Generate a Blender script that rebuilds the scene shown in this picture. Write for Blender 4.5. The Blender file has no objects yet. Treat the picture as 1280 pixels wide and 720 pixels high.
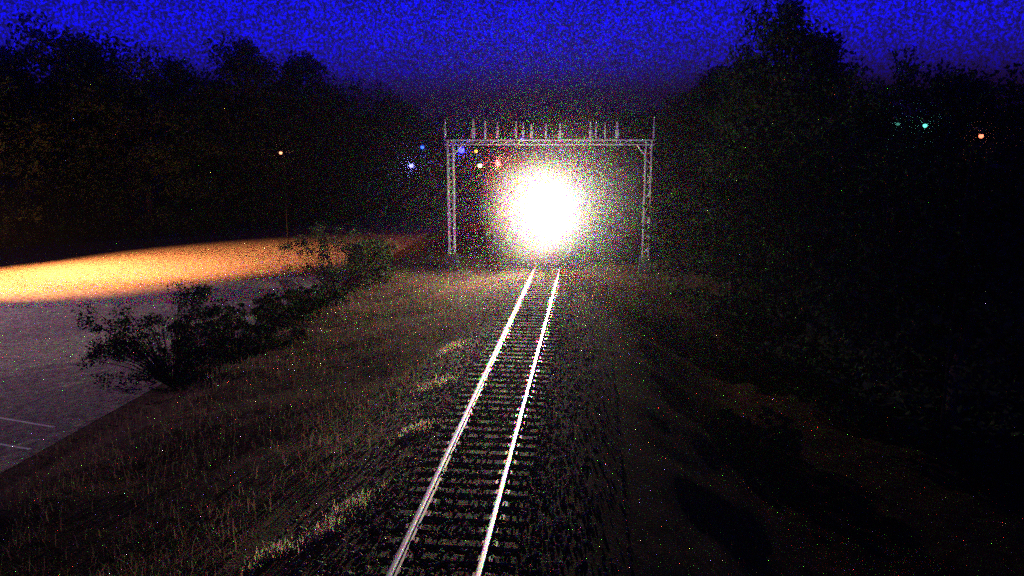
import bpy, bmesh, math, random
import numpy as np
from mathutils import Vector, Matrix
R = math.radians
random.seed(7)
rng = np.random.default_rng(7)
S = bpy.context.scene
COL = S.collection

# ------------------------------------------------------------------ camera
cam_d = bpy.data.cameras.new('camera')
cam = bpy.data.objects.new('camera', cam_d)
COL.objects.link(cam)
cam.location = (2.56, 0.0, 7.2)                 # on a footbridge over the line
cam.rotation_euler = (R(90 - 10.73), 0, R(6.0))
cam_d.sensor_width = 36
cam_d.lens = 36 * 950 / 1280
cam_d.clip_start = 0.1
cam_d.clip_end = 3000
S.camera = cam

# ------------------------------------------------------------------ sky at nightfall
SUN_EL, SUN_AZ = R(-1.0), R(200)
W = bpy.data.worlds.new('World')
S.world = W
W.use_nodes = True
nt = W.node_tree
nt.nodes.clear()
out = nt.nodes.new('ShaderNodeOutputWorld')
bg = nt.nodes.new('ShaderNodeBackground')
sky = nt.nodes.new('ShaderNodeTexSky')
sky.sky_type = 'NISHITA'
sky.sun_disc = False
sky.sun_elevation = SUN_EL
sky.sun_rotation = SUN_AZ
tc = nt.nodes.new('ShaderNodeTexCoord')
nz = nt.nodes.new('ShaderNodeTexNoise')          # noise that puts sensor grain into the sky colour
nz.inputs['Scale'].default_value = 300
nz.inputs['Detail'].default_value = 3.0
nz.inputs['Roughness'].default_value = 0.75
nt.links.new(tc.outputs['Generated'], nz.inputs['Vector'])
rp = nt.nodes.new('ShaderNodeValToRGB')
rp.color_ramp.elements[0].position = 0.40
rp.color_ramp.elements[0].color = (0.12, 0.12, 0.15, 1)
rp.color_ramp.elements[1].position = 0.62
rp.color_ramp.elements[1].color = (0.1, 0.1, 75, 1)
e = rp.color_ramp.elements.new(0.5)
e.color = (0.18, 0.18, 8, 1)
nt.links.new(nz.outputs['Fac'], rp.inputs['Fac'])
mul = nt.nodes.new('ShaderNodeMixRGB')
mul.blend_type = 'MULTIPLY'
mul.inputs['Fac'].default_value = 1
nt.links.new(sky.outputs['Color'], mul.inputs['Color1'])
nt.links.new(rp.outputs['Color'], mul.inputs['Color2'])
sep = nt.nodes.new('ShaderNodeSeparateXYZ')          # twilight arc low down, sky dimmed overhead to cut the ambient light
nt.links.new(tc.outputs['Generated'], sep.inputs['Vector'])
arc = nt.nodes.new('ShaderNodeMapRange')
arc.inputs['From Min'].default_value = 0.03
arc.inputs['From Max'].default_value = 0.31
arc.inputs['To Min'].default_value = 3.0
arc.inputs['To Max'].default_value = 0.03
nt.links.new(sep.outputs['Z'], arc.inputs['Value'])
mul2 = nt.nodes.new('ShaderNodeMixRGB')
mul2.blend_type = 'MULTIPLY'
mul2.inputs['Fac'].default_value = 1
nt.links.new(mul.outputs['Color'], mul2.inputs['Color1'])
nt.links.new(arc.outputs['Result'], mul2.inputs['Color2'])
nt.links.new(mul2.outputs['Color'], bg.inputs['Color'])
bg.inputs['Strength'].default_value = 0.08
nt.links.new(bg.outputs['Background'], out.inputs['Surface'])

# the sun is below the horizon: what is left of it is next to nothing
sun_d = bpy.data.lights.new('sun', 'SUN')
sun_d.energy = 0.0005
sun_d.angle = R(10)
sun_d.color = (0.6, 0.7, 1.0)
sun = bpy.data.objects.new('sun', sun_d)
sun.rotation_euler = (R(75), 0, R(200))
COL.objects.link(sun)

vs = S.view_settings
vs.view_transform = 'Standard'
vs.look = 'None'
vs.exposure = 0.0
vs.gamma = 1.0
vs.use_curve_mapping = False
cy = S.cycles
cy.use_denoising = False                         # a noisy high-gain night exposure
cy.use_adaptive_sampling = False
cy.sample_clamp_direct = 0
cy.sample_clamp_indirect = 0
cy.use_sample_subset = True
cy.sample_subset_offset = 0
cy.sample_subset_length = 44
try:
    cy.sampling_pattern = 'TABULATED_SOBOL'
except Exception:
    pass
cy.max_bounces = 3
cy.volume_bounces = 0
cy.diffuse_bounces = 1
cy.glossy_bounces = 2

HEAD_POS = Vector((0.22, 44.82, 3.55))            # the locomotive headlight
E_YARD = 48000.0
E_SODIUM, E_FILL = 600000.0, 3000.0
E_WIDE, E_BEAM, HAZE, HAZE_G = 30000.0, 15000.0, 0.0022, 0.984


# ------------------------------------------------------------------ helpers
def mat(name, base, rough=0.8, metal=0.0, var=None, scale=8.0, detail=6.0, bump=0.0, bscale=None, spec=None, coord='Object'):
    m = bpy.data.materials.new(name)
    m.use_nodes = True
    n = m.node_tree
    b = n.nodes['Principled BSDF']
    b.inputs['Base Color'].default_value = (*base, 1)
    b.inputs['Roughness'].default_value = rough
    b.inputs['Metallic'].default_value = metal
    if spec is not None:
        b.inputs['Specular IOR Level'].default_value = spec
    t = n.nodes.new('ShaderNodeTexCoord')
    if var is not None:
        x = n.nodes.new('ShaderNodeTexNoise')
        x.inputs['Scale'].default_value = scale
        x.inputs['Detail'].default_value = detail
        x.inputs['Roughness'].default_value = 0.7
        n.links.new(t.outputs[coord], x.inputs['Vector'])
        r = n.nodes.new('ShaderNodeValToRGB')
        r.color_ramp.elements[0].position = 0.35
        r.color_ramp.elements[0].color = (*base, 1)
        r.color_ramp.elements[1].position = 0.65
        r.color_ramp.elements[1].color = (*var, 1)
        n.links.new(x.outputs['Fac'], r.inputs['Fac'])
        n.links.new(r.outputs['Color'], b.inputs['Base Color'])
    if bump:
        y = n.nodes.new('ShaderNodeTexNoise')
        y.inputs['Scale'].default_value = bscale or scale * 3
        y.inputs['Detail'].default_value = 4
        n.links.new(t.outputs[coord], y.inputs['Vector'])
        k = n.nodes.new('ShaderNodeBump')
        k.inputs['Strength'].default_value = bump
        k.inputs['Distance'].default_value = 0.05
        n.links.new(y.outputs['Fac'], k.inputs['Height'])
        n.links.new(k.outputs['Normal'], b.inputs['Normal'])
    return m


def glow_mat(name, col, strength):
    m = bpy.data.materials.new(name)
    m.use_nodes = True
    n = m.node_tree
    n.nodes.clear()
    o = n.nodes.new('ShaderNodeOutputMaterial')
    em = n.nodes.new('ShaderNodeEmission')
    em.inputs['Color'].default_value = (*col, 1)
    em.inputs['Strength'].default_value = strength
    n.links.new(em.outputs['Emission'], o.inputs['Surface'])
    return m


class MB:
    """collects boxes, bars, tubes and lathes; build() links them as one mesh object"""
    def __init__(self):
        self.v, self.f = [], []

    def add(self, vs_, fs_):
        k = len(self.v)
        self.v += [tuple(a) for a in vs_]
        self.f += [tuple(i + k for i in q) for q in fs_]

    def box(self, c, s, rz=0, taper=1.0):
        hx, hy, hz = s[0] / 2, s[1] / 2, s[2] / 2
        ca, sa = math.cos(rz), math.sin(rz)
        pts = []
        for z, t in ((-hz, 1), (hz, taper)):
            for x, y in ((-hx, -hy), (hx, -hy), (hx, hy), (-hx, hy)):
                x_, y_ = x * t, y * t
                pts.append((c[0] + x_ * ca - y_ * sa, c[1] + x_ * sa + y_ * ca, c[2] + z))
        self.add(pts, [(3, 2, 1, 0), (4, 5, 6, 7), (0, 1, 5, 4), (1, 2, 6, 5), (2, 3, 7, 6), (3, 0, 4, 7)])
        return self

    def tube(self, pts, rad, n=8):
        pts = [Vector(p) for p in pts]
        if not isinstance(rad, (list, tuple)):
            rad = [rad] * len(pts)
        rings = []
        for i, p in enumerate(pts):
            d = (pts[min(i + 1, len(pts) - 1)] - pts[max(i - 1, 0)]).normalized()
            a = Vector((0, 0, 1)) if abs(d.z) < .9 else Vector((1, 0, 0))
            u = d.cross(a).normalized()
            w = d.cross(u)
            rings.append([p + (u * math.cos(t) + w * math.sin(t)) * rad[i] for t in [2 * math.pi * k / n for k in range(n)]])
        vs_ = [q for r in rings for q in r]
        fs_ = []
        for i in range(len(pts) - 1):
            for k in range(n):
                fs_.append((i * n + k, i * n + (k + 1) % n, (i + 1) * n + (k + 1) % n, (i + 1) * n + k))
        fs_.append(tuple(range(n))[::-1])
        fs_.append(tuple((len(pts) - 1) * n + k for k in range(n)))
        self.add(vs_, fs_)
        return self

    def prism(self, prof, axis, a, b):
        """extrude a closed 2-D profile: axis 'y' takes (x,z), axis 'x' takes (y,z)"""
        n = len(prof)
        mk = (lambda p, t: (p[0], t, p[1])) if axis == 'y' else (lambda p, t: (t, p[0], p[1]))
        vs_ = [mk(p, a) for p in prof] + [mk(p, b) for p in prof]
        fs_ = [tuple(range(n)), tuple(range(2 * n - 1, n - 1, -1))]
        fs_ += [(i, i + n, (i + 1) % n + n, (i + 1) % n) for i in range(n)]
        self.add(vs_, fs_)
        return self

    def build(self, name, m, parent=None, bevel=0.0, smooth=False):
        me = bpy.data.meshes.new(name)
        me.from_pydata(self.v, [], self.f)
        bm = bmesh.new()
        bm.from_mesh(me)
        bmesh.ops.recalc_face_normals(bm, faces=bm.faces)
        bm.to_mesh(me)
        bm.free()
        me.materials.append(m)
        if smooth:
            for p in me.polygons:
                p.use_smooth = True
        o = bpy.data.objects.new(name, me)
        COL.objects.link(o)
        if parent:
            o.parent = parent
        if bevel:
            k = o.modifiers.new('edge', 'BEVEL')
            k.width = bevel
            k.segments = 2
            k.limit_method = 'ANGLE'
        return o


def np_mesh(name, v, f, m, parent=None):
    me = bpy.data.meshes.new(name)
    me.vertices.add(len(v))
    me.vertices.foreach_set('co', np.asarray(v, np.float32).ravel())
    f = np.asarray(f, np.int32)
    k = f.shape[1]
    me.loops.add(f.size)
    me.loops.foreach_set('vertex_index', f.ravel())
    me.polygons.add(len(f))
    me.polygons.foreach_set('loop_start', np.arange(0, f.size, k, dtype=np.int32))
    me.update(calc_edges=True)
    me.validate()
    me.materials.append(m)
    o = bpy.data.objects.new(name, me)
    COL.objects.link(o)
    if parent:
        o.parent = parent
    return o


def tag(o, label=None, cat=None, group=None, kind=None):
    if label: o['label'] = label
    if cat: o['category'] = cat
    if group: o['group'] = group
    if kind: o['kind'] = kind
    return o


def empty(name, loc, rz=0.0):
    o = bpy.data.objects.new(name, None)
    o.location = loc
    o.rotation_euler = (0, 0, rz)
    o.empty_display_size = .3
    COL.objects.link(o)
    return o


def copy_tree(o, parent=None):
    c = o.copy()
    COL.objects.link(c)
    if parent:
        c.parent = parent
    for ch in [q for q in o.children]:
        copy_tree(ch, c)
    return c


# ------------------------------------------------------------------ materials
M = {}
M['earth'] = mat('dark_earth', (0.015, 0.009, 0.006), .95, spec=.02, var=(0.10, 0.062, 0.042), scale=3.0, detail=10, bump=.7, bscale=22)
M['asphalt'] = mat('worn_asphalt', (0.07, 0.06, 0.05), .9, spec=.05, var=(0.26, 0.22, 0.185), scale=4.5, detail=12, bump=.5, bscale=45)
M['stone'] = mat('ballast_stone', (0.02, 0.018, 0.015), .8, spec=.1, var=(0.38, 0.29, 0.17), scale=5, detail=6)  # warm pale tone puts patchy yellow light into the stones
M['wood'] = mat('tarred_wood', (0.006, 0.005, 0.004), .9, spec=.05, var=(0.15, 0.115, 0.065), scale=3.0, detail=8, bump=.5, bscale=30)  # warm pale tone puts yellow light patches into the sleepers
M['rail'] = mat('polished_rail_steel', (0.84, 0.74, 0.78), .35, 1.0, var=(0.92, 0.81, 0.85), scale=3)
M['rail_side'] = mat('rusty_rail_side', (0.10, 0.05, 0.03), .6, 0.4, var=(0.2, 0.11, 0.06), scale=12)
M['plate'] = mat('rusty_steel', (0.12, 0.07, 0.045), .6, .5, var=(0.2, .12, .08), scale=10)
M['galv'] = mat('galvanised_steel', (0.32, 0.32, 0.32), .6, .1, var=(0.50, 0.49, 0.48), scale=6)
M['concrete'] = mat('weathered_concrete', (0.03, .03, .028), .95, var=(.06, .058, .055), scale=5, bump=.3)
M['leaf'] = mat('dark_foliage', (0.025, 0.04, 0.015), .8, var=(0.045, 0.065, 0.025), scale=1.5, spec=.0)
M['bushleaf'] = mat('bush_foliage', (0.025, 0.032, 0.013), .8, var=(0.05, 0.055, 0.025), scale=3, spec=.05)
M['bark'] = mat('bark', (0.03, 0.024, 0.018), .95, spec=.05, var=(.06, .048, .036), scale=10, bump=.6)
M['grass'] = mat('dry_grass', (0.05, 0.034, 0.02), .8, var=(0.16, .105, .06), scale=2, spec=.2)
M['palegrass'] = mat('bleached_grass', (0.38, .32, .16), .8, var=(.55, .47, .26), scale=4, spec=.2)
for k_ in ('grass', 'palegrass'):                    # thin blades let light through
    n_ = M[k_].node_tree
    b_ = n_.nodes['Principled BSDF']
    t_ = n_.nodes.new('ShaderNodeBsdfTranslucent')
    x_ = n_.nodes.new('ShaderNodeMixShader')
    x_.inputs[0].default_value = .5
    src = b_.inputs['Base Color'].links[0].from_socket
    n_.links.new(src, t_.inputs['Color'])
    n_.links.new(b_.outputs[0], x_.inputs[1])
    n_.links.new(t_.outputs[0], x_.inputs[2])
    n_.links.new(x_.outputs[0], n_.nodes['Material Output'].inputs['Surface'])
M['loco'] = mat('dark_locomotive_paint', (0.06, 0.05, 0.05), .4, var=(.09, .075, .07), scale=2)
M['black'] = mat('black_steel', (0.025, .025, .025), .5, .3, var=(.05, .045, .04), scale=8)
M['tar'] = mat('tarred_pole', (.014, .012, .010), 1.0, spec=0, var=(.03, .025, .02), scale=9)
M['white'] = mat('road_paint', (0.30, 0.29, 0.27), .8, var=(.55, .54, .52), scale=6)
M['glass'] = mat('dark_cab_glass', (0.02, 0.025, .03), .05, spec=.6)


# ------------------------------------------------------------------ ground
def gz(x, y):
    """height of the ground: a low railway bank, a flat yard on the left, a falling bank on the right"""
    x = np.asarray(x, float)
    y = np.asarray(y, float)
    z = np.full(np.broadcast(x, y).shape, -0.22)
    sh = np.clip((-x - 1.9) / 1.6, 0, 1)                       # ballast shoulder, left
    z = z - 0.22 * sh * sh * (3 - 2 * sh)
    shr = np.clip((x - 1.9) / 1.6, 0, 1)
    z = z - 0.22 * shr * shr * (3 - 2 * shr)
    t = np.clip((-x - 9.1) / 3.3, 0, 1)                         # bank down to the yard
    z = z - 1.06 * t * t * (3 - 2 * t)
    t = np.clip((x - 2.4) / 7.0, 0, 1)  # right side shaped to turn away from the headlight and stay dark
    z = z - 3.8 * t * t * (3 - 2 * t) * np.clip((46 - y) / 8, 0, 1)
    rough = np.clip((np.abs(x) - 3.2) / 2.0, 0, 1) * np.clip((x + 12.5) / 2.5, 0, 1)
    z = z + rough * (0.07 * np.sin(.9 * x + 0.37 * y + 1.3 * np.sin(.31 * y)) + .05 * np.sin(1.31 * y + 2.2 * np.sin(.53 * x)) + 0.035 * np.sin(2.9 * x - 1.7 * y + 2 * np.sin(.8 * y + x)))
    return z


xs = np.concatenate([np.linspace(-420, -60, 19)[:-1], np.linspace(-60, -16, 23)[:-1], np.arange(-16, 16, .3), np.linspace(16, 60, 23)[:-1], np.linspace(60, 420, 19)])
ys = np.concatenate([np.linspace(-40, 4, 12)[:-1], np.arange(4, 62, .4), np.linspace(62, 140, 40)[:-1], np.linspace(140, 620, 25)])
X, Y = np.meshgrid(xs, ys)
Z = gz(X, Y)
nx, ny = len(xs), len(ys)
idx = np.arange(nx * ny).reshape(ny, nx)
fa = np.stack([idx[:-1, :-1], idx[:-1, 1:], idx[1:, 1:], idx[1:, :-1]], -1).reshape(-1, 4)
g = np_mesh('ground', np.stack([X, Y, Z], -1).reshape(-1, 3), fa, M['earth'])
g.data.polygons.foreach_set('use_smooth', [True] * len(g.data.polygons))
tag(g, 'dark rough earth beside the railway track', 'ground', kind='structure')

# yard / road beyond the bank: a sheet lying on the flat ground
YZ = -1.5
yard = MB()
yp = [(-13.1, 4), (-13.1, 30), (-13.2, 72), (-13.5, 106), (-24, 95), (-32, 78), (-41, 65), (-52, 55), (-80, 38), (-110, 20), (-110, 4)]
yard.add([(x, y, YZ + .006) for x, y in yp], [tuple(range(len(yp)))])
o = yard.build('yard', M['asphalt'])
for p in o.data.polygons:
    if p.normal.z < 0:
        o.data.flip_normals()
        break
tag(o, 'wide grey paved yard left of the railway bank', 'road', kind='structure')
# two faint painted bay lines at the near edge of the yard
for i, (a, b) in enumerate((((-14.0, 20.9), (-17.2, 21.7)), ((-13.5, 19.2), (-16.2, 19.8)))):
    a_, b_ = Vector((*a, YZ + .010)), Vector((*b, YZ + .010))
    w = (b_ - a_).cross(Vector((0, 0, 1))).normalized() * .05
    k = MB()
    k.add([a_ - w, b_ - w, b_ + w, a_ + w], [(3, 2, 1, 0)])
    q = k.build('painted_line', M['white'])
    if q.data.polygons[0].normal.z < 0:
        q.data.flip_normals()
    tag(q, kind='structure')

# ------------------------------------------------------------------ ballast (uncountable)
n = 26000
px = rng.normal(0, 1.45, n)
px = np.clip(px, -3.4, 3.4)
py = 9 + 47 * rng.random(n) ** 1.25
pz = gz(px, py)
on = np.abs(px) < 1.32                                            # between the sleepers the stones lie a little lower
sz = rng.uniform(.022, .05, n)
base = np.array([[1, 0, 0], [0, 1, 0], [-1, 0, 0], [0, -1, 0], [.1, .1, .8], [-.1, 0, -.7]], float)
ang = rng.uniform(0, 6.28, n)
V = np.repeat(base[None], n, 0) * rng.uniform(.65, 1.3, (n, 6, 3)) * sz[:, None, None]
c, s = np.cos(ang)[:, None], np.sin(ang)[:, None]
V = np.stack([V[..., 0] * c - V[..., 1] * s, V[..., 0] * s + V[..., 1] * c, V[..., 2]], -1)
V += np.stack([px, py, pz + .012 + np.where(rng.random(n) < .35, rng.uniform(.02, .07, n), 0)], -1)[:, None, :]
tri = np.array([[0, 1, 4], [1, 2, 4], [2, 3, 4], [3, 0, 4], [1, 0, 5], [2, 1, 5], [3, 2, 5], [0, 3, 5]])
F = (np.arange(n)[:, None, None] * 6 + tri[None]).reshape(-1, 3)
tag(np_mesh('ballast', V.reshape(-1, 3), F, M['stone']), 'loose grey ballast stones under and beside the track', 'gravel', kind='stuff')


# ------------------------------------------------------------------ grass and weeds (uncountable)
def blades(name, cx, cy_, hgt, m, label, lean=.5, wid=.012, z0=None, keep=True):
    n_ = len(cx)
    z_ = gz(cx, cy_) if z0 is None else z0
    a = rng.uniform(0, 6.28, n_)
    l = rng.uniform(.1, lean, n_) * hgt
    d = np.stack([np.cos(a), np.sin(a)], -1)
    pr = np.stack([-d[:, 1], d[:, 0]], -1) * (wid * hgt / .3)[:, None]
    b0 = np.stack([cx, cy_], -1)
    v = np.zeros((n_, 5, 3))
    v[:, 0, :2] = b0 - pr
    v[:, 1, :2] = b0 + pr
    v[:, 2, :2] = b0 + d * l[:, None] * .35 + pr * .8
    v[:, 3, :2] = b0 + d * l[:, None] * .35 - pr * .8
    v[:, 4, :2] = b0 + d * l[:, None]
    v[:, 0, 2] = v[:, 1, 2] = z_ - .02
    v[:, 2, 2] = v[:, 3, 2] = z_ + hgt * .6
    v[:, 4, 2] = z_ + hgt
    q = np.arange(n_)[:, None, None] * 5 + np.array([[0, 1, 2], [0, 2, 3], [3, 2, 4]])[None]
    ob = np_mesh(name, v.reshape(-1, 3), q.reshape(-1, 3), m)
    if label:
        tag(ob, label, 'grass', kind='stuff')
    return ob


n = 60000
side = rng.random(n) < .62
gx = np.where(side, -rng.uniform(2.9, 12.9, n), rng.uniform(2.8, 17, n))
gy = 6 + 60 * rng.random(n) ** 1.3
side = side | (rng.random(n) < .0)
dens = np.sin(gx * 1.3 + 2) * np.sin(gy * .8 + gx * .4) + rng.normal(0, .6, n)
ok = dens > -.25
for tx, ty in ((-2.35, 14.2), (-2.55, 13.3), (-3.3, 12.6), (-1.95, 18.6), (3.7, 15)):
    ok &= ~((abs(gx - tx) < .7) & (gy > ty - .6) & (gy < ty + 3.0))
gx, gy = gx[ok], gy[ok]
blades('dry_grass', gx, gy, np.where(gx < 0, rng.uniform(.10, .36, len(gx)), rng.uniform(.05, .16, len(gx))), M['grass'], 'short dry grass and weeds on both banks of the track', .9)

# pale tufts close to the sleeper ends on the left
ta, tb = [], []
for x, y, r_, k in ((-2.35, 14.2, .26, 360), (-2.55, 13.3, .22, 280), (-3.3, 12.6, .20, 240), (-1.95, 18.6, .22, 320), (-2.2, 22.5, .3, 300), (-2.6, 27.0, .35, 300)):
    a = rng.normal(0, r_ * .9, k)
    ta.append(x + a)
    tb.append(y + rng.normal(0, r_ * 1.2, k) + a * .8)
ta, tb = np.concatenate(ta), np.concatenate(tb)
blades('pale_grass', ta, tb, rng.uniform(.05, .17, len(ta)), M['palegrass'], 'patches of bleached grass along the left side of the track', 1.4, .020)

# ------------------------------------------------------------------ railway track
track = empty('railway_track', (0, 8, -.16))
tag(track, 'single railway track with two shining rails on wooden sleepers running to the light', 'railway track')
Y0, Y1 = 8.0, 59.0
RH = .16
for sx in (-1, 1):
    cx = sx * .7525
    # foot and web
    prof = [(-.07, -.16), (.07, -.16), (.07, -.147), (.012, -.13), (.009, -.047), (-.009, -.047), (-.012, -.13), (-.07, -.147)]
    web = MB().prism([(cx + a, b + RH) for a, b in prof], 'y', 0, Y1 - Y0)
    web_head = MB().prism([(cx + a, b + RH) for a, b in ((-.050, -.046), (.050, -.046), (.054, -.036), (.054, -.010), (.044, -.001), (.022, .002), (-.022, .002), (-.044, -.001), (-.054, -.010), (-.054, -.036))], 'y', 0, Y1 - Y0)
    r0 = web_head.build('rail', M['rail'], track)
    web.build('rail_web', M['rail_side'], r0)
sl = MB().box((0, 0, -.085), (2.6, .235, .165)).build('sleeper', M['wood'], track, bevel=.012)
sl.location = (0, .2, 0)
tp = []
for sx in (-1, 1):
    k = MB().box((sx * .7525, 0, .004), (.30, .19, .016))
    for ax in (-.09, .09):
        for ay in (-.06, .06):
            k.box((sx * .7525 + ax, ay, .022), (.028, .028, .022))
    tp.append(k.build('tie_plate', M['plate'], sl))
i = 1
while .2 + i * .53 < Y1 - Y0 and i < 95:
    s_ = copy_tree(sl, track)
    s_.location = (random.uniform(-.05, .05), .2 + i * .53 + random.uniform(-.03, .03), random.uniform(-.012, .004))
    s_.rotation_euler = (random.uniform(-.02, .02), random.uniform(-.006, .006), random.uniform(-.025, .025))
    i += 1

# ------------------------------------------------------------------ portal gantry over the line
GY = 46.8
gan = empty('signal_gantry', (-0.15, GY, float(gz(0, GY))))
tag(gan, 'steel portal gantry with two legs and short uprights spanning the track behind the headlight', 'gantry')
zb = gan.location.z
HW = 6.0
for sx in (-1, 1):
    ft = MB().box((sx * HW, 0, .12), (.8, .8, 1.0), taper=.85).build('footing', M['concrete'], gan, bevel=.03)
    leg = MB()
    for dx, dy in ((-.17, -.16), (.17, -.16), (.17, .16), (-.17, .16)):
        leg.box((sx * HW + dx, dy, 4.1), (.085, .085, 7.0))
    zz = .75
    flip = 1
    while zz < 7.1:
        for dy in (-.16, .16):
            leg.tube([(sx * HW - .17 * flip, dy, zz), (sx * HW + .17 * flip, dy, zz + .42)], .018, 5)
        for dx in (-.17, .17):
            leg.tube([(sx * HW + dx, -.16 * flip, zz), (sx * HW + dx, .16 * flip, zz + .42)], .018, 5)
        zz += .42
        flip = -flip
    leg.build('leg', M['galv'], gan)
    # knee brace under the beam
    MB().tube([(sx * (HW - .17), 0, 6.75), (sx * (HW - .75), 0, 7.42)], .05, 6).build('brace', M['galv'], gan)
bm_ = MB()
for dy in (-.17, .17):
    bm_.box((0, dy, 7.64), (2 * HW + .7, .07, .09))
    bm_.box((0, dy, 7.38), (2 * HW + .7, .07, .09))
xx = -HW
fl = 1
while xx < HW - .1:
    for dy in (-.17, .17):
        bm_.tube([(xx, dy, 7.51 - .11 * fl), (xx + .4, dy, 7.51 + .11 * fl)], .016, 5)
    xx += .4
    fl = -fl
bm_.build('beam', M['galv'], gan)
ups = [(-6.31, 1.04, 0.114), (-4.57, 1.04, 0.228), (-3.84, 0.94, 0.148), (-3.09, 0.88, 0.137), (-1.95, 0.94, 0.114), (-1.52, 0.86, 0.125), (-1.02, 0.77, 0.160), (-0.14, 0.81, 0.114), (0.70, 0.84, 0.171),
       (2.52, 0.88, 0.160), (2.86, 0.95, 0.080), (3.39, 0.86, 0.114), (4.11, 0.88, 0.205), (6.27, 1.16, 0.103)]
for x, h, w in ups:
    h *= 1.18
    k = MB().box((x, -.10, 7.692 + h / 2), (w * .55, .09, h))
    k.box((x, -.10, 7.692 + h * .3), (w, .14, h * .5))
    k.box((x, -.10, 7.70), (w * 1.3, .18, .03))
    k.build('upright', M['galv'], gan, bevel=.012)


# ------------------------------------------------------------------ locomotive facing the camera
LY = 45.0
loc = empty('locomotive', (0, LY, 0))
tag(loc, 'oncoming dark locomotive with its blazing white headlight, under the portal gantry', 'locomotive')
# cab + short nose + long hood
MB().prism([(.35, 1.15), (.35, 2.55), (.55, 2.72), (1.9, 2.74), (1.9, 1.15)], 'x', -.78, .78).build('nose', M['loco'], loc, bevel=.06)
MB().prism([(1.905, 1.15), (1.905, 3.95), (2.1, 4.28), (4.4, 4.28), (4.5, 4.0), (4.5, 1.15)], 'x', -1.48, 1.48).build('cab', M['loco'], loc, bevel=.05)
MB().prism([(4.505, 1.15), (4.505, 3.9), (15.2, 3.9), (15.3, 3.6), (15.3, 1.15)], 'x', -.88, .88).build('engine_hood', M['loco'], loc, bevel=.06)
MB().box((0, 8.0, .98), (2.9, 15.8, .32)).build('frame', M['black'], loc, bevel=.02)
for sx in (-1, 1):
    w = MB().prism([(sx * 1.15 - .26, 3.0), (sx * 1.15 + .26, 3.0), (sx * 1.15 + .26, 3.62), (sx * 1.15 - .26, 3.68)], 'y', 1.885, 1.90)
    w.build('window', M['glass'], loc)
    MB().box((sx * 1.487, 3.2, 3.25), (.012, 1.2, .65)).build('side_window', M['glass'], loc)
# headlight casing high on the cab front, twin lenses
hc = MB().prism([(1.10 * 0 - .30, 3.30), (.30, 3.30), (.30, 3.80), (-.30, 3.80)], 'y', .02, 1.90)
hl = hc.build('headlight', M['black'], loc, bevel=.03)
hl.location.x = .22
M['lens'] = glow_mat('headlight_lens', (1, .95, .85), 900)
for dx in (-.145, .145):
    k = MB().tube([(dx, .012, 3.55), (dx, -.03, 3.55)], [.125, .125], 20)
    k.build('lens', M['lens'], hl)
MB().prism([(-1.3, .18), (1.3, .18), (1.42, 1.1), (-1.42, 1.1)], 'y', -.10, .05).build('pilot_plow', M['black'], loc, bevel=.02)
MB().box((0, -.35, .88), (.28, .5, .3)).box((.1, -.62, .88), (.16, .16, .34)).build('coupler', M['black'], loc, bevel=.02)
for sx in (-1, 1):
    k = MB()
    k.tube([(sx * 1.35, .1, 1.15), (sx * 1.35, .1, 2.1), (sx * .35, .1, 2.15), (sx * .35, .1, 1.15)], .02, 6)
    k.tube([(sx * 1.35, .1, 1.5), (sx * 1.35, 1.8, 1.5)], .016, 6)
    k.tube([(sx * 1.35, .1, 2.1), (sx * 1.35, 1.8, 2.1)], .016, 6)
    k.build('handrail', M['galv'], loc)
    k = MB()
    for j in range(4):
        k.box((sx * 1.28, .25, .35 + j * .24), (.30, .28, .03))
    k.build('steps', M['black'], loc)
for yb in (3.0, 12.8):
    tr = MB().box((0, yb, .55), (2.2, 3.0, .28)).build('bogie', M['black'], loc, bevel=.03)
    for dy in (-1.15, 1.15):
        for sx in (-1, 1):
            MB().tube([(sx * .70, yb + dy, .49), (sx * .83, yb + dy, .49)], [.485, .485], 22).build('wheel', M['plate'], tr)
MB().box((0, 7.9, .62), (2.3, 4.2, .36)).build('fuel_tank', M['black'], loc, bevel=.06)


# headlight as red, green and blue lamps, split for coloured grain
def spot(name, col, energy, size, blend, aim, loc_=HEAD_POS, rad=.06):
    d = bpy.data.lights.new(name, 'SPOT')
    d.energy = energy
    d.color = col
    d.spot_size = R(size)
    d.spot_blend = blend
    d.shadow_soft_size = rad
    o_ = bpy.data.objects.new(name, d)
    COL.objects.link(o_)
    o_.location = loc_
    o_.rotation_euler = (Vector(aim) - Vector(loc_)).to_track_quat('-Z', 'Y').to_euler()
    return o_


for k, colr in enumerate(((1.0, .03, .03), (.05, .90, .03), (.05, .05, .80))):
    p_ = HEAD_POS + Vector(((k - 1) * .05, 0, 0))
    spot('headlight_lamp', colr, E_WIDE, 132, 1.0, (-21, 17, 0), p_)
    d_ = bpy.data.lights.new('gantry_fill', 'POINT')  # added point light that brightens the gantry and the halo
    d_.energy, d_.color, d_.shadow_soft_size = E_FILL, colr, .05
    b_ = bpy.data.objects.new('gantry_fill', d_)
    b_.location = p_ + Vector((0, -.08, 0))
    COL.objects.link(b_)
    spot('track_fill', colr, 80000, 19, 1.0, (-1.5, 18, 0), p_)  # added spot that brightens the rails and sleepers
    spot('headlight_beam', colr, E_BEAM, 10.5, 1.0, (2.2, 0, 6.4), p_)


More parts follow.
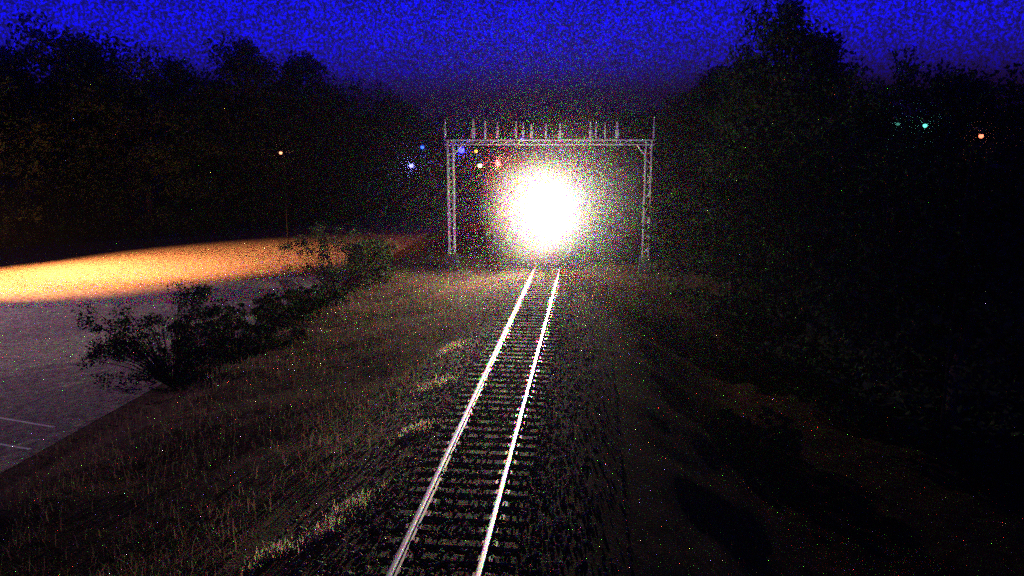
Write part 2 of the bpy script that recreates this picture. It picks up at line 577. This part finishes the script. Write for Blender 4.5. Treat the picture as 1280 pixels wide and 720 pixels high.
# ------------------------------------------------------------------ trees
def leaf_quads(cent, rad, per, size):
    """small leaf faces scattered through clumps"""
    cent = np.asarray(cent)
    rad = np.asarray(rad)
    m_ = len(cent) * per
    d = rng.normal(0, 1, (m_, 3))
    d /= np.linalg.norm(d, axis=1)[:, None]
    r_ = rng.random(m_) ** .5
    P = np.repeat(cent, per, 0) + d * r_[:, None] * np.repeat(rad, per)[:, None] * np.array([1, 1, .75])
    a = rng.normal(0, 1, (m_, 3))
    a /= np.linalg.norm(a, axis=1)[:, None]
    b = np.cross(a, rng.normal(0, 1, (m_, 3)))
    b /= np.linalg.norm(b, axis=1)[:, None]
    sz_ = rng.uniform(.5, 1.2, m_)[:, None] * size
    v = np.stack([P - a * sz_, P - b * sz_ * .5, P + a * sz_, P + b * sz_ * .5], 1)
    return v.reshape(-1, 3), np.arange(m_ * 4).reshape(-1, 4)


def tree_proto(kind, h):
    """tapered trunk with limbs, crown of leaf clumps; 'round' | 'tall' | 'ragged'"""
    root = empty({'round': 'broadleaf_tree', 'tall': 'tall_tree', 'ragged': 'ragged_tree', 'conifer': 'conifer_tree'}[kind], (0, 0, 0))
    t = MB()
    th = h * (.95 if kind == 'conifer' else .72)
    t.tube([(0, 0, -.4), (.02 * h, 0, th * .35), (-.01 * h, .015 * h, th * .7), (0, 0, th)], [.024 * h, .018 * h, .012 * h, .004 * h], 9)
    cents, rads = [], []
    if kind == 'conifer':
        for k in range(70):
            zt = .12 + .86 * (k / 70)
            rr = h * .17 * (1 - zt) ** .8 + .2
            a = rng.uniform(0, 6.28)
            q = rr * rng.uniform(.3, 1)
            cents.append((math.cos(a) * q, math.sin(a) * q, h * zt))
            rads.append(h * .035 + h * .03 * (1 - zt))
            if k % 2 == 0:
                t.tube([(0, 0, h * zt + .2), (math.cos(a) * q, math.sin(a) * q, h * zt)], [.004 * h, .0015 * h], 5)
    else:
        wd = {'round': .34, 'tall': .22, 'ragged': .30}[kind]
        nb = {'round': 100, 'tall': 90, 'ragged': 85}[kind]
        for k in range(nb):
            zt = rng.uniform(.05, .97)
            prof = math.sin(math.pi * min(1, max(.06, (zt + .06) / 1.06))) ** .6
            a = rng.uniform(0, 6.28)
            q = h * wd * prof * rng.uniform(.25, 1.0) ** .7
            if kind == 'ragged' and zt > .8:
                q *= .6
            c_ = (math.cos(a) * q, math.sin(a) * q, h * zt)
            cents.append(c_)
            rads.append(h * rng.uniform(.055, .115))
            if k % 2 == 0:
                z0 = min(th * .95, h * zt * .72)
                t.tube([(0, 0, z0), (c_[0] * .55, c_[1] * .55, (z0 + c_[2]) / 2 + .02 * h), c_], [.008 * h, .005 * h, .002 * h], 5)
    v, f = leaf_quads(cents, rads, 120, h * .014)
    t.build('trunk', M['bark'], root, smooth=True)
    np_mesh('crown', v, f, M['leaf'], root)
    return root


protos = {k: tree_proto(k, 20.0) for k in ('round', 'tall', 'ragged')}
used = set()


def tree(kind, x, y, h, label, wide=1.0, group='dark trees around the line'):
    p_ = protos[kind]
    if kind not in used:
        used.add(kind)
        t = p_
    else:
        t = copy_tree(p_)
    t.location = (x, y, float(gz(x, y)) if x > -15 else YZ)
    t.scale = (h / 20 * wide, h / 20 * wide, h / 20)
    t.rotation_euler = (0, 0, rng.uniform(0, 6.28))
    tag(t, label, 'tree', group)
    return t


def from_px(u, v_, yd):
    """world x and z where the ray through photo pixel (u, v_) meets the plane y = yd (used once, to survey the place)"""
    d = cam_dir(u, v_)
    s_ = (yd - cam.location.y) / d.y
    return cam.location.x + d.x * s_, cam.location.z + d.z * s_


rotm = cam.rotation_euler.to_matrix()


def cam_dir(u, v_):
    return rotm @ Vector((u - 640, 360 - v_, -950))


LT = [  # photo px of the top, depth, kind, label, width
    (-60, 60, 48, 'round', 'broad dark tree at the left picture edge, cut off by it', 1.1),
    (8, 62, 55, 'ragged', 'dark tree by the left picture edge, lower than the peak right of it', 1.0),
    (58, 24, 58, 'round', 'tallest dark tree of the left row, rounded top near the picture corner', .9),
    (112, 40, 61, 'tall', 'dark narrow tree on the right shoulder of the tallest left tree', 1.2),
    (165, 62, 60, 'round', 'dark rounded tree second to the right of the tallest left tree', 1.0),
    (218, 72, 64, 'ragged', 'ragged dark tree in the dip left of the pointed tree', 1.0),
    (262, 78, 66, 'round', 'low rounded dark tree just left of the pointed tree', .9),
    (300, 44, 68, 'tall', 'pointed dark tree rising above the middle of the left row', 1.0),
    (340, 84, 70, 'round', 'dark tree right of the pointed tree, over the amber lamp', .9),
    (382, 68, 74, 'ragged', 'ragged dark tree standing up above its neighbours left of the blue lamps', 1.1),
    (430, 100, 78, 'round', 'dark rounded tree left of the blue lamps, fourth from the gantry', 1.0),
    (476, 108, 84, 'round', 'rounded dark tree behind the blue lamps', .9),
    (512, 128, 90, 'ragged', 'ragged low tree at the right end of the left row', .9),
    (548, 146, 100, 'round', 'low dark tree seen past the left gantry leg', 1.0)]
for u, v_, yd, k, lab, w in LT:
    x, z = from_px(u, v_, yd)
    x, z = from_px(u, v_, yd + 6)
    tree(k, x, yd + 6, (z - YZ) * 1.0, lab, w, 'dark trees along the far side of the yard')
MT = [(592, 142, 120, 'round', 'low far tree behind the two thick gantry uprights'),
      (640, 146, 128, 'ragged', 'low far tree just left of the headlight glare, behind the gantry beam'),
      (690, 138, 125, 'round', 'low far tree straight above the headlight'),
      (738, 144, 120, 'ragged', 'low far tree behind the thin uprights right of the glare'),
      (786, 136, 110, 'round', 'low far tree inside the right gantry leg'),
      (836, 128, 95, 'round', 'dark tree just outside the right gantry leg')]
for u, v_, yd, k, lab in MT:
    x, z = from_px(u, v_, yd)
    tree(k, x, yd, z + .45, lab, 1.5, 'far trees behind the gantry')
RT = [(868, 108, 72, 'tall', 'dark tree stepping up right of the gantry toward the tallest tree', 1.3),
      (905, 84, 62, 'ragged', 'ragged dark tree on the left shoulder of the tallest right tree', 1.1),
      (940, 46, 55, 'round', 'dark tree leaning on the left side of the tallest right tree', .8),
      (982, -8, 50, 'tall', 'tallest dark tree on the right, its top cut by the picture edge', .85),
      (1030, 42, 50, 'ragged', 'dark tree right of the tallest right tree', 1.0),
      (1082, 92, 46, 'round', 'dark rounded tree behind the two green lamps', .9),
      (1150, 66, 46, 'round', 'dark tree standing above the green lamps', .8),
      (1200, 88, 42, 'ragged', 'ragged dark tree behind the amber lamp on the right', 1.0),
      (1262, 92, 40, 'round', 'dark tree at the right picture edge', .9),
      (1330, 80, 36, 'round', 'dark tree beyond the right picture edge', 1.0),
      (930, 168, 42, 'round', 'low dark tree in front of the tallest right tree', 1.3),
      (1040, 160, 38, 'round', 'low dark tree in front of the ragged right tree', 1.3),
      (1120, 185, 32, 'ragged', 'low tree in front of the green lamps', 1.3),
      (1230, 195, 29, 'round', 'low dark tree below the amber lamp on the right', 1.3)]
for u, v_, yd, k, lab, w in RT:
    x, z = from_px(u, v_, yd)
    tree(k, x, yd, z - float(gz(x, yd)), lab, w, 'dark trees on the right bank')


# ------------------------------------------------------------------ bushes on the left bank
def bush(x, y, h, w, label):
    root = empty('bush', (x, y, float(gz(x, y))))
    st = MB()
    cents, rads = [], []
    for k in range(100):
        a = rng.uniform(0, 6.28)
        q = w * rng.uniform(.1, 1) ** .6
        zt = h * rng.uniform(.06, .95) * (1 - .35 * (q / w) ** 2)
        c_ = (math.cos(a) * q, math.sin(a) * q * .8, zt)
        cents.append(c_)
        rads.append(rng.uniform(.14, .30) * h * .45)
        st.tube([(c_[0] * .08, c_[1] * .08, -.1), (c_[0] * .5, c_[1] * .5, zt * .6), (c_[0] * 1.03, c_[1] * 1.03, zt * 1.12)], [.03, .018, .006], 5)
    st.build('stem', M['bark'], root)
    v, f = leaf_quads(cents, rads, 130, .06)
    np_mesh('foliage', v, f, M['bushleaf'], root)
    tag(root, label, 'bush', 'bushes along the edge of the yard')


bush(-12.9, 25.8, 4.0, 3.1, 'large dark bush at the bank edge, in front of the amber light band')
bush(-11.2, 27.6, 2.3, 2.8, 'low dark bush right of the large left bush, on the bank')
bush(-11.4, 32.4, 2.1, 1.8, 'dark bush midway along the bank edge, between the two large bushes')
bush(-11.2, 36.0, 1.7, 1.6, 'low dark bush just left of the large bush before the gantry')
bush(-11.5, 40.6, 4.7, 3.1, 'large leafy bush at the end of the amber band, left of the gantry leg')
bush(-10.2, 43.2, 2.6, 1.5, 'smaller bush between the large leafy bush and the left gantry leg')
bush(9.6, 38.0, 2.6, 2.0, 'dark bush right of the right gantry leg')
bush(8.6, 27.0, 1.8, 1.8, 'dark bush on the right bank nearer than the gantry')


# ------------------------------------------------------------------ small far lamps
def lamp_post(name, u, v_, yd, colr, strength, size, label, cat='street lamp', ground=None, group='small lamps in the distance', halo=1.0):
    x, z = from_px(u, v_, yd)
    z0 = float(gz(x, yd)) if ground is None else ground
    root = empty(name, (x, yd, z0))
    h = z - z0
    MB().tube([(0, .5, -.2), (0, .5, h + .25)], [.07, .04], 8).build('pole', M['tar'], root, smooth=True)
    MB().tube([(0, .5, h + .2), (0, .25, h + .3), (0, .02, h + size + .06)], .03, 6).build('arm', M['black'], root, smooth=True)
    MB().tube([(0, 0, h + size * .7), (0, 0, h + size * 1.5)], [size * 1.25, size * .4], 14).build('shade', M['black'], root)
    bm = bmesh.new()
    bmesh.ops.create_icosphere(bm, subdivisions=2, radius=size, matrix=Matrix.Translation((0, -.02, h)))
    me = bpy.data.meshes.new('bulb')
    bm.to_mesh(me)
    bm.free()
    me.materials.append(glow_mat(name + '_glow', colr, strength))
    b = bpy.data.objects.new('bulb', me)
    COL.objects.link(b)
    b.parent = root
    d_ = bpy.data.lights.new('bulb_light', 'POINT')          # what this bulb gives off into the mist
    mx = max(colr)
    d_.energy, d_.color, d_.shadow_soft_size = strength * halo, tuple((c_ / mx) ** 1.0 for c_ in colr), size
    q_ = bpy.data.objects.new('bulb_light', d_)
    COL.objects.link(q_)
    q_.parent = root
    q_.location = (0, -size - .05, h)
    tag(root, label, cat, group)
    return root


lamp_post('lamp_post', 351, 191, 62, (3, 1.2, .6), 1, .13, 'single pale amber lamp in front of the dark left trees', ground=YZ)
lamp_post('lamp_post', 514, 207, 80, (.8, .8, 4), 1, .24, 'blue white lamp, lowest of the two left of the gantry', ground=YZ, halo=60)
lamp_post('lamp_post', 528, 184, 84, (.1, .4, 4), 1, .2, 'small blue lamp above the blue white one, left of the gantry', ground=YZ)
lamp_post('lamp_post', 577, 188, 75, (.25, .25, 12), 1, .3, 'strong blue lamp close beside the left gantry leg', ground=-1.2, halo=260)
lamp_post('lamp_post', 595, 189, 88, (4, 1.3, .12), 1, .2, 'small yellow lamp between the strong blue lamp and the red one')
lamp_post('lamp_post', 600, 207, 78, (6, 4, 2), 1, .22, 'dim cream lamp below the small yellow lamp')
lamp_post('lamp_post', 653, 174, 95, (.8, 1.2, 10), 1, .2, 'faint blue lamp just under the gantry beam above the glare')
lamp_post('lamp_post', 1156, 157, 29, (.25, 1.6, 1.2), 1, .075, 'brighter green white lamp among the right trees')
lamp_post('lamp_post', 1122, 155, 30, (.05, .25, .2), 1, .06, 'faint green lamp left of the brighter green white one')
lamp_post('lamp_post', 1226, 170, 27, (3, .6, .3), 1, .075, 'small amber lamp farthest right among the right trees')


def rail_signal(u, v_, yd):
    x, z = from_px(u, v_, yd)
    z0 = float(gz(x, yd))
    root = empty('railway_signal', (x, yd, z0))
    h = z - z0
    MB().tube([(0, .15, -.2), (0, .15, h + .5)], .07, 8).build('mast', M['galv'], root)
    k = MB().box((0, 0, h - .28), (.42, .16, 1.25)).build('signal_head', M['black'], root, bevel=.05)
    hd = MB().tube([(0, -.08, h + .155), (0, -.32, h + .12)], [.26, .27], 12).build('hood', M['black'], k)
    hd.scale = (1, 1, 1)
    MB().tube([(0, -.085, h), (0, -.36, h)], [.25, .25], 16).build('red_lens', glow_mat('red_aspect', (16, .5, .5), 1), k)
    for dz in (-.33, -.62):
        MB().tube([(0, -.085, h + dz), (0, -.12, h + dz)], [.12, .12], 16).build('unlit_lens', M['glass'], k)
    d_ = bpy.data.lights.new('red_light', 'POINT')
    d_.energy, d_.color, d_.shadow_soft_size = 900, (1, .06, .05), .1
    q_ = bpy.data.objects.new('red_light', d_)
    COL.objects.link(q_)
    q_.parent = root
    q_.location = (0, -.45, h)
    tag(root, 'railway signal mast showing a red light at the left of the glare', 'railway signal')


rail_signal(623, 204, 72)

# sodium street lamp of the yard, just beyond the left picture edge
LX, LYY, LH = -50.0, 33.0, 12.0
sl_ = empty('street_lamp', (LX, LYY, YZ), R(43))
MB().tube([(0, 0, -.2), (0, 0, LH + .5)], [.11, .06], 10).build('pole', M['galv'], sl_, smooth=True)
MB().tube([(-.25, 0, LH + .1), (.25, 0, LH + .1)], .05, 8).build('bracket', M['galv'], sl_, smooth=True)
fl_ = MB().box((.36, 0, LH), (.24, .6, .44), taper=.8).build('lamp_head', M['black'], sl_, bevel=.03)
MB().box((.49, 0, LH), (.02, .5, .34)).build('lens', glow_mat('sodium_lens', (1, .5, .1), 20), fl_)
tag(sl_, 'sodium floodlight on a pole lighting the amber band from the left', 'street lamp')
for colr, e_ in (((1, .15, .09), 1.0), ((.55, .40, .07), 1.0)):
    so = spot('sodium_lamp', colr, E_SODIUM * e_, 25, 1.0, (-33.0, 45.6, YZ), (LX + .45, LYY + .42, YZ + LH), .12)
    so.scale = (1.75, 1, 1)
    so = spot('sodium_lamp', colr, E_SODIUM * e_ * .85, 22, 1.0, (-28.5, 53.0, YZ), (LX + .45, LYY + .42, YZ + LH), .12)
    so.scale = (1.7, 1, 1)

MB().box((.30, -.9, LH - .1), (.24, .5, .4), taper=.8).tube([(0, 0, LH - .1), (.2, -.9, LH - .1)], .03, 6).build('fill_lamp_head', M['black'], sl_, bevel=.03)  # head added to hold the yard fill light
for colr in ((1, .04, .10), (.04, .68, .04), (.10, .04, 1.0)):  # added lamps that lift the yard, tinted for coloured grain
    yl = spot('yard_fill', colr, E_YARD, 38, 1.0, (-22, 37, YZ), (LX + 1.1, LYY + .1, YZ + LH - .1), .12)
    yl.scale = (2.6, 1, 1)

# ------------------------------------------------------------------ mist added so the lamps have halos
hz = MB().box((0, 290, 15), (900, 680, 40)).build('haze', mat('mist', (1, 1, 1)))
n_ = hz.data.materials[0].node_tree
n_.nodes.clear()
o_ = n_.nodes.new('ShaderNodeOutputMaterial')
pv = n_.nodes.new('ShaderNodeVolumePrincipled')
pv.inputs['Color'].default_value = (.95, .95, .95, 1)
pv.inputs['Density'].default_value = HAZE
pv.inputs['Anisotropy'].default_value = HAZE_G
n_.links.new(pv.outputs['Volume'], o_.inputs['Volume'])
tag(hz, 'thin added mist that gives the lamps halos', 'mist', kind='stuff')

# added mist shells standing in for lens glare, densest round the lamp
for rad, den, lab in ((5.5, .018, 'outermost faint veil of added glare mist round the headlight'), (4.9, .022, 'second thin veil of added glare mist round the headlight'),
                      (4.3, .034, 'third veil of added glare mist round the headlight'), (3.6, .034, 'fourth veil of added glare mist closer to the headlight'),
                      (2.7, .020, 'fifth veil of added glare mist close to the headlight'), (1.8, .012, 'inner patch of added glare mist at the headlight')):
    bm = bmesh.new()
    bmesh.ops.create_icosphere(bm, subdivisions=4, radius=rad)
    for v_ in bm.verts:
        n1 = math.sin(v_.co.x * 1.9 / rad * 3 + rad) * math.sin(v_.co.z * 2.3 / rad * 3) * .05 + math.sin(v_.co.y * 7 / rad + v_.co.z * 5 / rad) * .03
        v_.co *= 1 + n1
    me = bpy.data.meshes.new('glare_veil')
    bm.to_mesh(me)
    bm.free()
    o = bpy.data.objects.new('glare_veil', me)
    COL.objects.link(o)
    o.location = HEAD_POS + Vector((1.1, -.1, .15))
    m_ = bpy.data.materials.new('glare_veil')
    m_.use_nodes = True
    n_ = m_.node_tree
    n_.nodes.clear()
    o_ = n_.nodes.new('ShaderNodeOutputMaterial')
    pv = n_.nodes.new('ShaderNodeVolumePrincipled')
    pv.inputs['Color'].default_value = (1, .95, .70, 1)
    pv.inputs['Density'].default_value = den * .72
    pv.inputs['Anisotropy'].default_value = .8
    n_.links.new(pv.outputs['Volume'], o_.inputs['Volume'])
    me.materials.append(m_)
    tag(o, lab, 'mist', kind='stuff')
